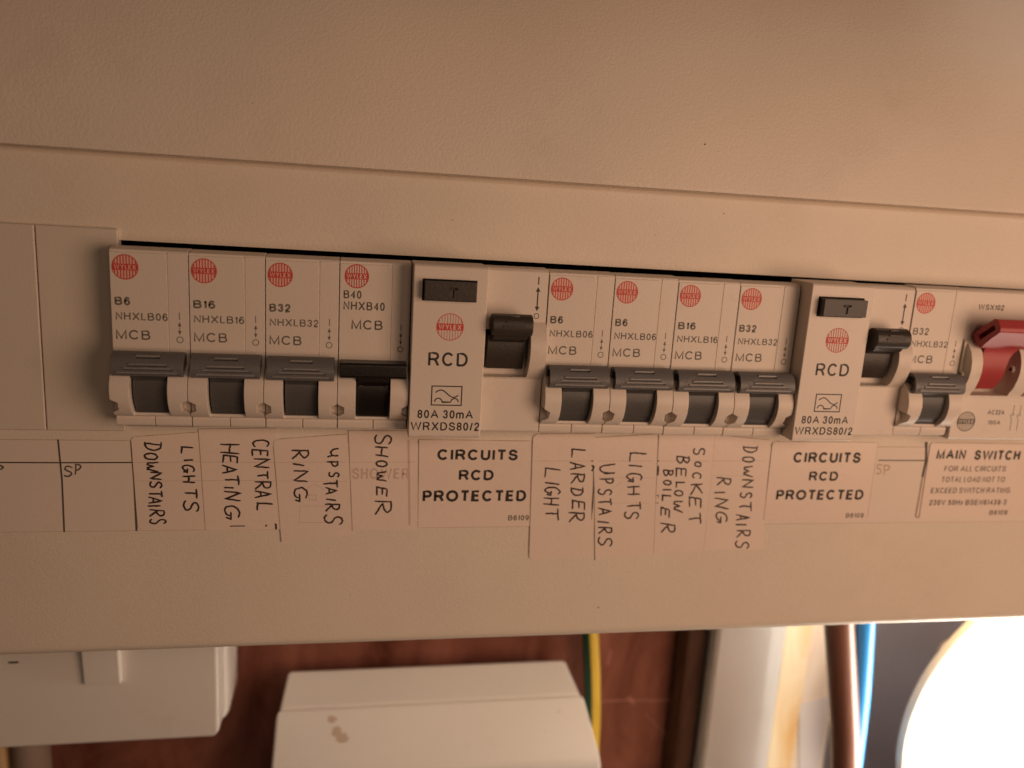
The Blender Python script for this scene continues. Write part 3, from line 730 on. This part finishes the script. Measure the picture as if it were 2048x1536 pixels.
sticker('sticker handwritten CENTRAL HEATING under the left B16 breaker', [(397, 858), (553, 856), (563, 1058), (411, 1060)], 0.02,
  [([('H',180,350,215,300),('E',205,335,315,385),('A',195,325,405,475),('T',220,345,490,575),('I',215,300,594,612),('N',215,365,640,715),('G',215,355,765,885)], O2, s2),
   ([('C',470,615,178,240),('E',465,605,265,325),('N',480,620,345,425),('T',510,605,455,530),('R',485,635,545,620),('A',485,635,630,690),('L',510,650,740,805)], O2, s2)],
  r=(0, 0, 0, 0), extra=[('pen_mark', [(460, 1052.5), (475, 1052), (490, 1052)], 0.15, 'pen'), ('pen_mark', [(551, 1047), (552, 1052), (552, 1059)], 0.26, 'pen'), ('pen_mark', [(530.5, 1051), (534, 1051.5)], 0.28, 'pen'),
    ('ghost_line', [(402, 924), (548, 925)], 0.07, 'ghost'), ('ghost_line', [(404, 961), (470, 961), (550, 962)], 0.06, 'ghost')])
sticker('sticker handwritten UPSTAIRS RING under the left B32 breaker', [(546, 879), (695, 868), (704, 1070), (563, 1084)], 0.14,
  [([('R',815,970,265,350),('I',825,930,388,408),('N',835,960,450,550),('G',835,955,600,720)], O2, s2),
   ([('u',1130,1235,255,330),('P',1125,1230,365,420),('S',1150,1235,465,510),('T',1095,1225,530,600),('A',1115,1215,600,660),('I',1120,1215,702,718),('R',1115,1245,745,810),('S',1110,1265,850,930)], O2, s2)],
  r=(1.6, 0, 0, 0), extra=[('ghost_line', [(553, 925), (640, 924), (690, 924)], 0.07, 'ghost'), ('ghost_line', [(556, 962), (694, 963)], 0.06, 'ghost'),
    ('ghost_line', [(600, 1012), (598, 1045), (655, 1045), (655, 1012), (600, 1012)], 0.06, 'ghost'), ('ghost_line', [(612, 978), (630, 968), (648, 980)], 0.06, 'ghost'), ('ghost_line', [(618, 990), (632, 990), (632, 1000), (618, 1000), (618, 990)], 0.09, 'ghost')])
ts = sticker('sticker handwritten SHOWER under the black-toggle breaker', [(697, 861), (835, 862), (836, 1060), (705, 1062)], 0.02,
  [([('S',1560,1700,130,220),('H',1560,1675,240,325),('O',1570,1665,365,415),('W',1575,1660,460,545),('E',1575,1665,600,680),('R',1555,1705,715,845)], O2, s2)],
  r=(0, 0, 0, 0), extra=[('ghost_line', [(700, 924.5), (830, 924)], 0.07, 'ghost'), ('ghost_line', [(817, 880), (819, 1050)], 0.3, 'ghost'),
    ('ghost_line', [(704, 935), (701, 950)], 0.05, 'ghost')])
yy = SY - 0.02 - 0.02
g = text('SHOWER', at(704, 957, yy).x, at(818, 957, yy).x, at(760, 958, yy).z, at(760, 936, yy).z, yy-0.112, 'ghost', ts, -0.004, 'ghost_lettering')
g.location = -Vector(ts.location)
sticker('sticker handwritten LARDER LIGHT, long and rounded, just right of the left printed RCD label', [(1066, 868), (1190, 867), (1186, 1113), (1058, 1118)], 0.10,
  [([('L',1600,1730,225,305),('A',1580,1720,350,415),('R',1590,1720,450,545),('D',1590,1710,580,665),('E',1605,1720,705,790),('R',1570,1720,810,905)], O3, s3),
   ([('L',1350,1495,405,495),('I',1350,1485,535,555),('G',1345,1490,580,655),('H',1335,1480,680,745),('T',1355,1475,770,880)], O3, s3)],
  r=(1.8, 0, 0, 1.2), extra=[('ghost_line', [(1068, 922), (1182, 922)], 0.07, 'ghost'), ('printed_line', [(1187, 922), (1182, 922)], 0.16, 'pen'),
    ('printed_line', [(1186, 930), (1187, 950), (1187, 975), (1185, 1010), (1183, 1040)], [0.22, 0.12, 0.22, 0.26, 0.05], 'softprint'), ('pen_mark', [(1183, 942), (1187, 937), (1188, 934), (1183, 931)], 0.2, 'pen')])  # the strip's printed divider lines, showing beside this sticker
sticker('sticker handwritten UPSTAIRS LIGHTS between the larder light and boiler socket stickers', [(1188, 875), (1316, 868), (1307, 1107), (1190, 1120)], 0.06,
  [([('U',195,360,405,500),('P',200,345,545,605),('S',190,320,655,720),('T',185,320,750,825),('A',185,320,850,920),('I',175,300,985,1005),('R',185,330,1045,1115),('S',190,325,1150,1240)], O4, s4),
   ([('L',510,680,285,380),('I',500,640,410,428),('G',475,635,495,580),('H',485,615,630,715),('T',485,620,785,865),('S',460,595,885,965)], O4, s4)],
  r=(0, 0, 0, 0), extra=[('ghost_line', [(1195, 922.5), (1308, 922)], 0.07, 'ghost'), ('ghost_line', [(1195, 955), (1308, 956)], 0.06, 'ghost'), ('ghost_line', [(1220, 1006), (1300, 1006)], 0.05, 'ghost'), ('ghost_line', [(1222, 980), (1245, 962)], 0.07, 'ghost')], edges=(0, 3, 1))
sticker('sticker handwritten SOCKET BELOW BOILER under the right B16 breaker', [(1318, 867), (1430, 869), (1407, 1100), (1306, 1106)], 0.02,
  [([('S',1165,1275,235,310),('O',1175,1240,380,425),('C',1155,1240,490,550),('K',1130,1255,600,715),('E',1120,1240,740,850),('T',1110,1235,900,1015)], O4, s4),
   ([('B',990,1120,315,400),('E',985,1085,440,535),('L',985,1075,585,640),('O',970,1052,672,725),('W',960,1055,775,890)], O4, s4),
   ([('B',855,955,455,525),('O',858,932,568,612),('I',845,935,655,672),('L',845,935,720,780),('E',830,915,850,945),('R',825,975,1010,1110)], O4, s4)],
  r=(0, 0, 0, 0), extra=[('ghost_line', [(1322, 922), (1418, 922)], 0.07, 'ghost'), ('pen_mark', [(1312.5, 922), (1319, 922)], 0.16, 'pen'), ('pen_mark', [(1315, 932), (1316, 940), (1315.5, 951)], [0.42, 0.36, 0.22], 'pen'),
     ('pen_mark', [(1312, 1006), (1317, 1006)], 0.13, 'softprint'), ('pen_mark', [(1311, 991), (1317, 990), (1316, 996)], 0.12, 'softprint')])
sticker('sticker handwritten DOWNSTAIRS RING just left of the right printed RCD label', [(1430, 869), (1540, 880), (1524, 1098), (1407, 1100)], 0.0,
  [([('D',1670,1825,215,285),('O',1665,1785,328,378),('W',1675,1770,420,530),('N',1660,1775,560,640),('S',1645,1755,690,750),('T',1625,1755,785,880),('A',1595,1735,920,975),('I',1595,1705,1012,1030),('R',1600,1745,1075,1150),('S',1595,1725,1190,1265)], O4, s4),
   ([('R',1400,1550,540,620),('I',1375,1485,682,702),('N',1375,1520,755,850),('G',1390,1505,890,1005)], O4, s4)],
  r=(0, 0, 0, 0), extra=[('ghost_line', [(1425, 922), (1532, 922)], 0.07, 'ghost'), ('ghost_line', [(1425, 952), (1500, 952)], 0.05, 'ghost'), ('printed_line', [(1428, 872), (1425, 905), (1422, 930), (1417, 975), (1413, 1010), (1408, 1043)], [0.14, 0.16, 0.18, 0.3, 0.34, 0.1], 'softprint')])  # printed divider of the strip, showing between two stickers

def plabel(label, pts, lines, r):
    Y = SY - 0.10
    c = at(*pts[0], Y)
    t = thing('printed_label', label, 'label', (c.x, Y, c.z), 'printed warning labels')
    o_ = (-c.x, -Y, -c.z)
    put('paper', mesh(quadplate(pts, Y, 0.09, r)), 'sticker', t, o_)
    for (s, x0, x1, y0, y1, org, sca, bold, mt_) in lines:
        xa, ym, xb = org[0] + x0/sca, org[1] + (y0+y1)/2/sca, org[0] + x1/sca
        za = at((xa+xb)/2, org[1] + y1/sca, Y); zc = at((xa+xb)/2, org[1] + y0/sca, Y)
        le = at(xa, org[1]+y1/sca, Y).x; ri = at(xb, org[1]+y0/sca, Y).x
        q = text(s, le, ri, za.z, zc.z, Y-0.115, mt_, t, bold, spacing=1.06)
        q.location = Vector(o_)*S
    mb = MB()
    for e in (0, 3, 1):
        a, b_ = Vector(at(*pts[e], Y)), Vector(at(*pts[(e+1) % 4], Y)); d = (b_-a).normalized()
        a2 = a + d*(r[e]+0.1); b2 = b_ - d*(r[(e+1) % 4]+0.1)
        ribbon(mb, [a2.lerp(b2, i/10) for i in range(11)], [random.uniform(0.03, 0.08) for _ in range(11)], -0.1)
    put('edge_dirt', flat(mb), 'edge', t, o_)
    return t, o_
plabel('printed label CIRCUITS RCD PROTECTED under the centre RCD module', [(838, 879), (1063, 882), (1059, 1052), (836, 1055)],
  [('CIRCUITS',345,1100,225,328,O3,s3,0.035,'print'),('RCD',545,875,415,515,O3,s3,0.035,'print'),('PROTECTED',208,1178,605,712,O3,s3,0.035,'print'),('B6109',1005,1200,838,886,O3,s3,0.0,'softprint')], (0,0,0,0))
O5 = (1500, 860); s5 = 3.737
plabel('printed label CIRCUITS RCD PROTECTED under the right RCD module', [(1545, 883), (1756, 885), (1734, 1036), (1527, 1040)],
  [('CIRCUITS',318,833,165,245,O5,s5,0.03,'print'),('RCD',435,663,308,380,O5,s5,0.03,'print'),('PROTECTED',190,853,445,522,O5,s5,0.03,'print'),('B6109',712,850,620,655,O5,s5,0.0,'softprint')], (1.4,0,0,0))
O6 = (1840, 860); s6 = 7.678
plabel('printed MAIN SWITCH label with load rating text under the red main switch', [(1861, 885), (2088, 888), (2070, 1034), (1838, 1036)],
  [('MAIN',240,715,300,450,O6,s6,0.035,'print'),('SWITCH',820,1550,310,460,O6,s6,0.035,'print'),('FOR ALL CIRCUITS',365,1325,550,635,O6,s6,0.0,'greyprint'),('TOTAL LOAD NOT TO',320,1310,715,800,O6,s6,0.0,'greyprint'),
   ('EXCEED SWITCH RATING',160,1390,882,968,O6,s6,0.0,'greyprint'),('230V 50Hz BSEN61439-3',135,1332,1068,1150,O6,s6,0.015,'softprint'),('B6108',1055,1345,1228,1300,O6,s6,0.015,'softprint')], (1.4,0,0,0))

# ================================================================== things on the wall below
WY = 100.0
wl = put('wall', mesh(MB().box(-700, 900, WY+12, WY+60, -900, 700)), 'plaster'); wl['kind'] = 'structure'
brd = put('mounting_board', mesh(MB().box(-320, 198.3, WY, WY+11.9, -420, 160), 0.8), 'board')
tag(brd, 'red-brown stained wooden board behind the white boxes', 'board')
mb = MB()
for q, (pl, hw) in enumerate([([(1200, 1403), (1260, 1400), (1320, 1401), (1385, 1398)], 0.35), ([(1290, 1428), (1310, 1448), (1332, 1468)], 0.25), ([(1256, 1396), (1262, 1400), (1268, 1406)], 1.0), ([(1215, 1330), (1222, 1300)], 0.4)]):
    ribbon(mb, [at(x, y, WY-0.05-0.01*q) for x, y in pl], hw)
sf = put('scuff', flat(mb), 'scuff', brd)
es = put('timber_edge_strip', mesh(MB().box(198.8, 207.3, 88.5, WY+11.9, -420, -112), 0.8), 'darkwood'); tag(es, 'narrow dark brown wooden strip at the left side of the white trunking', 'wood strip')
# left white switched box
t = thing('socket_box', 'white double socket box with a rocker switch below the left end of the case', 'socket box', (-40, 100, -146))
bo = (40, -100, 146)
put('back_box', mesh(MB().box(-130, 14.2, 71, 99.9, -177, -113), 5, segs=5), 'whitebox', t, bo)
put('face_plate', mesh(MB().py([(-134, -113), (12.9, -113), (12.9, -171.5), (11.2, -173.6), (-134, -173.6)], 60, 74), 1.2, segs=3), 'whitebox', t, bo)
put('rocker_switch', mesh(MB().px([(60.5, -150.2), (58.0, -150.0), (56.6, -134), (57.8, -126), (60.5, -126)], -29.6, -18.3), 0.4), 'whitebox', t, bo)
put('switch_slot', mesh(MB().box(-53.0, -50.0, 59.8, 60.3, -141.7, -141.1)), 'dark', t, bo)
st = MB(); c = at(120, 1395, 59.9)
# second white box, its top towards us
t = thing('junction_box', 'white junction box with a brown smudge, in the middle below the case', 'junction box', (90, 100, -205))
bo = (-90, -100, 205)
def loft(sec):
    """solid between two side outlines; each section point is (y, z, x left, x right)"""
    n = len(sec); vs = [(q[2], q[0], q[1]) for q in sec] + [(q[3], q[0], q[1]) for q in sec]
    return MB().add(vs, [(i, (i+1) % n, n + (i+1) % n, n + i) for i in range(n)] + [tuple(range(n))[::-1], tuple(range(n, 2*n))])
put('base', mesh(loft([(99.9, -182, 34.6, 144.2), (86.6, -164.9, 34.4, 144.5), (76.4, -174.9, 31.8, 149.8), (76.4, -250, 31.8, 149.8), (99.9, -250, 34.0, 144)]), 1.4, segs=4), 'whitebox', t, bo)
put('cover', mesh(loft([(76.1, -174.5, 30.9, 150.7), (64, -193.7, 29.8, 155.9), (62.4, -198, 29.7, 156.4), (62, -250, 29.7, 156.5), (76.1, -250, 30.9, 151)]), 1.3, segs=4), 'whitebox', t, bo)
def smudge(pts, Z, nm, parent, o):
    mb = MB()
    for qi, (px, py, rx, ry) in enumerate(pts):
        n = 14; d = RX*((px-1024)/FPX) + RY*((py-768)/FPX) + RZ
        nv = Vector((0, -0.8447, 0.5352)); q = CAM + d*((Vector((0, 76.1, -174.5)) - CAM).dot(nv)/d.dot(nv)) + nv*(0.05 + 0.01*qi); vs = []; up = Vector((0, 0.5352, 0.8447))
        for i in range(n):
            a = 2*math.pi*i/n; k = random.uniform(0.7, 1.25); vs.append(tuple(q + Vector((rx*k*math.cos(a), 0, 0)) + up*(ry*k*0.45*math.sin(a))))
        mb.add(vs, [tuple(range(n))])
    return put(nm, flat(mb), 'stain', parent, o)
mt, nt, b = newmat('brown_stain')
b.inputs['Base Color'].default_value = (0.58, 0.47, 0.37, 1); b.inputs['Roughness'].default_value = 0.5
M['stain'] = mt
smudge([(664, 1439, 1.9, 3.6), (675, 1464, 1.9, 4.6), (684, 1476, 2.6, 3.4), (1118, 1423, 0.5, 0.7), (1089, 1462, 0.4, 0.6)], -172.5, 'smudge', t, bo)
# trunking, batten, cables, panel, lamp
tr = thing('trunking', 'white plastic trunking standing upright between the red-brown board and pine batten', 'trunking', (224, 100, -420))
bo = (-224, -100, 420)
put('channel', mesh(MB().box(208.6, 239.9, 84, 111.8, -420, -111), 0.8), 'pvc', tr, bo)
put('cover', mesh(MB().pz([(207.6, 86), (207.6, 81.4), (209.0, 80), (231, 79.8), (237, 80.8), (240.4, 83.4), (241.2, 87), (240.4, 87), (208.4, 87)], -420, -111.5), 0.3), 'pvc', tr, bo)
bt = put('batten', mesh(MB().box(242.2, 254.6, 86.2, 111.8, -420, -110.5), 0.8), 'pine'); tag(bt, 'bright pine batten between white trunking and brown cable', 'batten')
b2 = put('batten', mesh(MB().box(254.9, 271, 87.4, 111.8, -420, -110.5), 0.8), 'palewood'); tag(b2, 'pale wooden lath directly behind the brown cable', 'batten')
tp = put('tape_patch', mesh(MB().py([(254.0, -192), (268.5, -189), (268.8, -250), (262, -250), (257, -212)], 86.8, 87.2)), 'tape'); tag(tp, 'grey tape patch stuck low on the pale wooden lath', 'tape')

def tube(pts, r, seg=20, split=None):
    """smooth tube through points; split = angle range (deg) using material 1"""
    P = [Vector(p) for p in pts]; C = []
    for i in range(len(P)-1):
        p0 = P[max(i-1, 0)]; p1 = P[i]; p2 = P[i+1]; p3 = P[min(i+2, len(P)-1)]
        for k in range(8):
            u = k/8; C.append(0.5*((2*p1) + (p2-p0)*u + (2*p0-5*p1+4*p2-p3)*u*u + (3*p1-p0-3*p2+p3)*u**3))
    C.append(P[-1]); vs = []; fs = []; ms = []
    for i, c in enumerate(C):
        d = (C[min(i+1, len(C)-1)] - C[max(i-1, 0)]).normalized()
        a = Vector((1, 0, 0)); a = (a - d*a.dot(d)).normalized(); b_ = d.cross(a)
        for k in range(seg):
            t_ = 2*math.pi*k/seg; vs.append(tuple(c + a*r*math.cos(t_) + b_*r*math.sin(t_)))
    for i in range(len(C)-1):
        for k in range(seg):
            fs.append((i*seg+k, i*seg+(k+1) % seg, (i+1)*seg+(k+1) % seg, (i+1)*seg+k))
            ms.append(1 if split and math.cos(2*math.pi*(k+0.5)/seg) < split else 0)
    mb = MB(); mb.v = vs; mb.f = fs; mb.m = ms
    return mesh(mb, angle=60)
def pt(px, py, Y): q = at(px, py, Y); return (q.x, q.y, q.z)
def ext(a, b_, z):
    a = Vector(a); b_ = Vector(b_); return tuple(a + (b_-a)*((z-a.z)/(b_.z-a.z)))
def cable(pix, Y, r, split=None):
    p = [pt(x, y, Y) for x, y in pix]
    return tube([ext(p[0], p[1], -109.9)] + p + [ext(p[-2], p[-1], -330)], r, split=split)
o = put('cable', cable([(1679, 1262), (1683, 1330), (1687, 1400), (1690, 1470), (1690, 1536)], 50, 5.6), 'brownsheath'); tag(o, 'thick brown cable hanging in front of the pine batten', 'cable', 'cables below the case')
o = put('cable', cable([(1728, 1262), (1724, 1330), (1719, 1400), (1711, 1470), (1703, 1536)], 51, 3.9), 'blue'); tag(o, 'bright blue cable running down just right of the brown one', 'cable', 'cables below the case')
o = put('cable', cable([(1181, 1282), (1184, 1340), (1185, 1400), (1184, 1460), (1180, 1530)], 92, 3.5, split=-0.25), ['yellow', 'green']); tag(o, 'green and yellow striped earth cable behind the right edge of the junction box', 'cable', 'cables below the case')
pn = put('grey_panel', mesh(MB().box(271.3, 560, 108, 111.9, -420, 160), 0.5), 'greypanel'); tag(pn, 'dull grey sheet on the wall behind the round lamp', 'panel')
ww = put('wood_offcut', mesh(MB().box(-88, -68.5, 88, 99.8, -262, -178), 0.8), 'pine'); tag(ww, 'orange-brown wooden offcut under the left socket box at the photo edge', 'wood block')
pp = put('conduit', mesh(MB().pz(arc(-60.5, 92, 6.5, 0, 345, 23), -270, -178)), 'plaster'); tag(pp, 'short pinkish grey conduit below the left socket box', 'conduit')

lt = thing('round_lamp', 'glowing round bulkhead lamp with cream rim at the lower right', 'lamp', (343.5, 100, -181.5))
def lathe(prof, n=96):
    """profile (r, y) revolved about the y axis"""
    mb = MB(); k = len(prof); vs = []; fs = []
    for i in range(n):
        a = 2*math.pi*i/n
        for (r, y) in prof: vs.append((r*math.cos(a), y, r*math.sin(a)))
    for i in range(n):
        j = (i+1) % n
        for q in range(k-1): fs.append((i*k+q, j*k+q, j*k+q+1, i*k+q+1))
    mb.add(vs, fs); return mesh(mb, angle=40)
put('base', lathe([(0.01, 7.9), (6, 7.9), (6, -20), (7, -46)]), 'cream', lt)
put('hidden_back_glow', lathe([(7, -46), (30, -48), (48, -49.4), (65, -50.5)]), 'backglow', lt)  # added faint glow hidden behind the rim, lights wall and cables
put('rim', lathe([(65, -50.6), (68.2, -51), (69.8, -52.5), (70.2, -54.2), (69.4, -56), (67.4, -56.8), (66.0, -56.4), (65.2, -55)]), 'cream', lt)
put('diffuser', lathe([(66.3, -55), (66.4, -66), (66.0, -76), (64.5, -81), (61, -85), (55, -87.5), (46, -89), (34, -90), (18, -90.6), (0.01, -91)]), 'glow', lt)
sc.cycles.max_bounces = 8
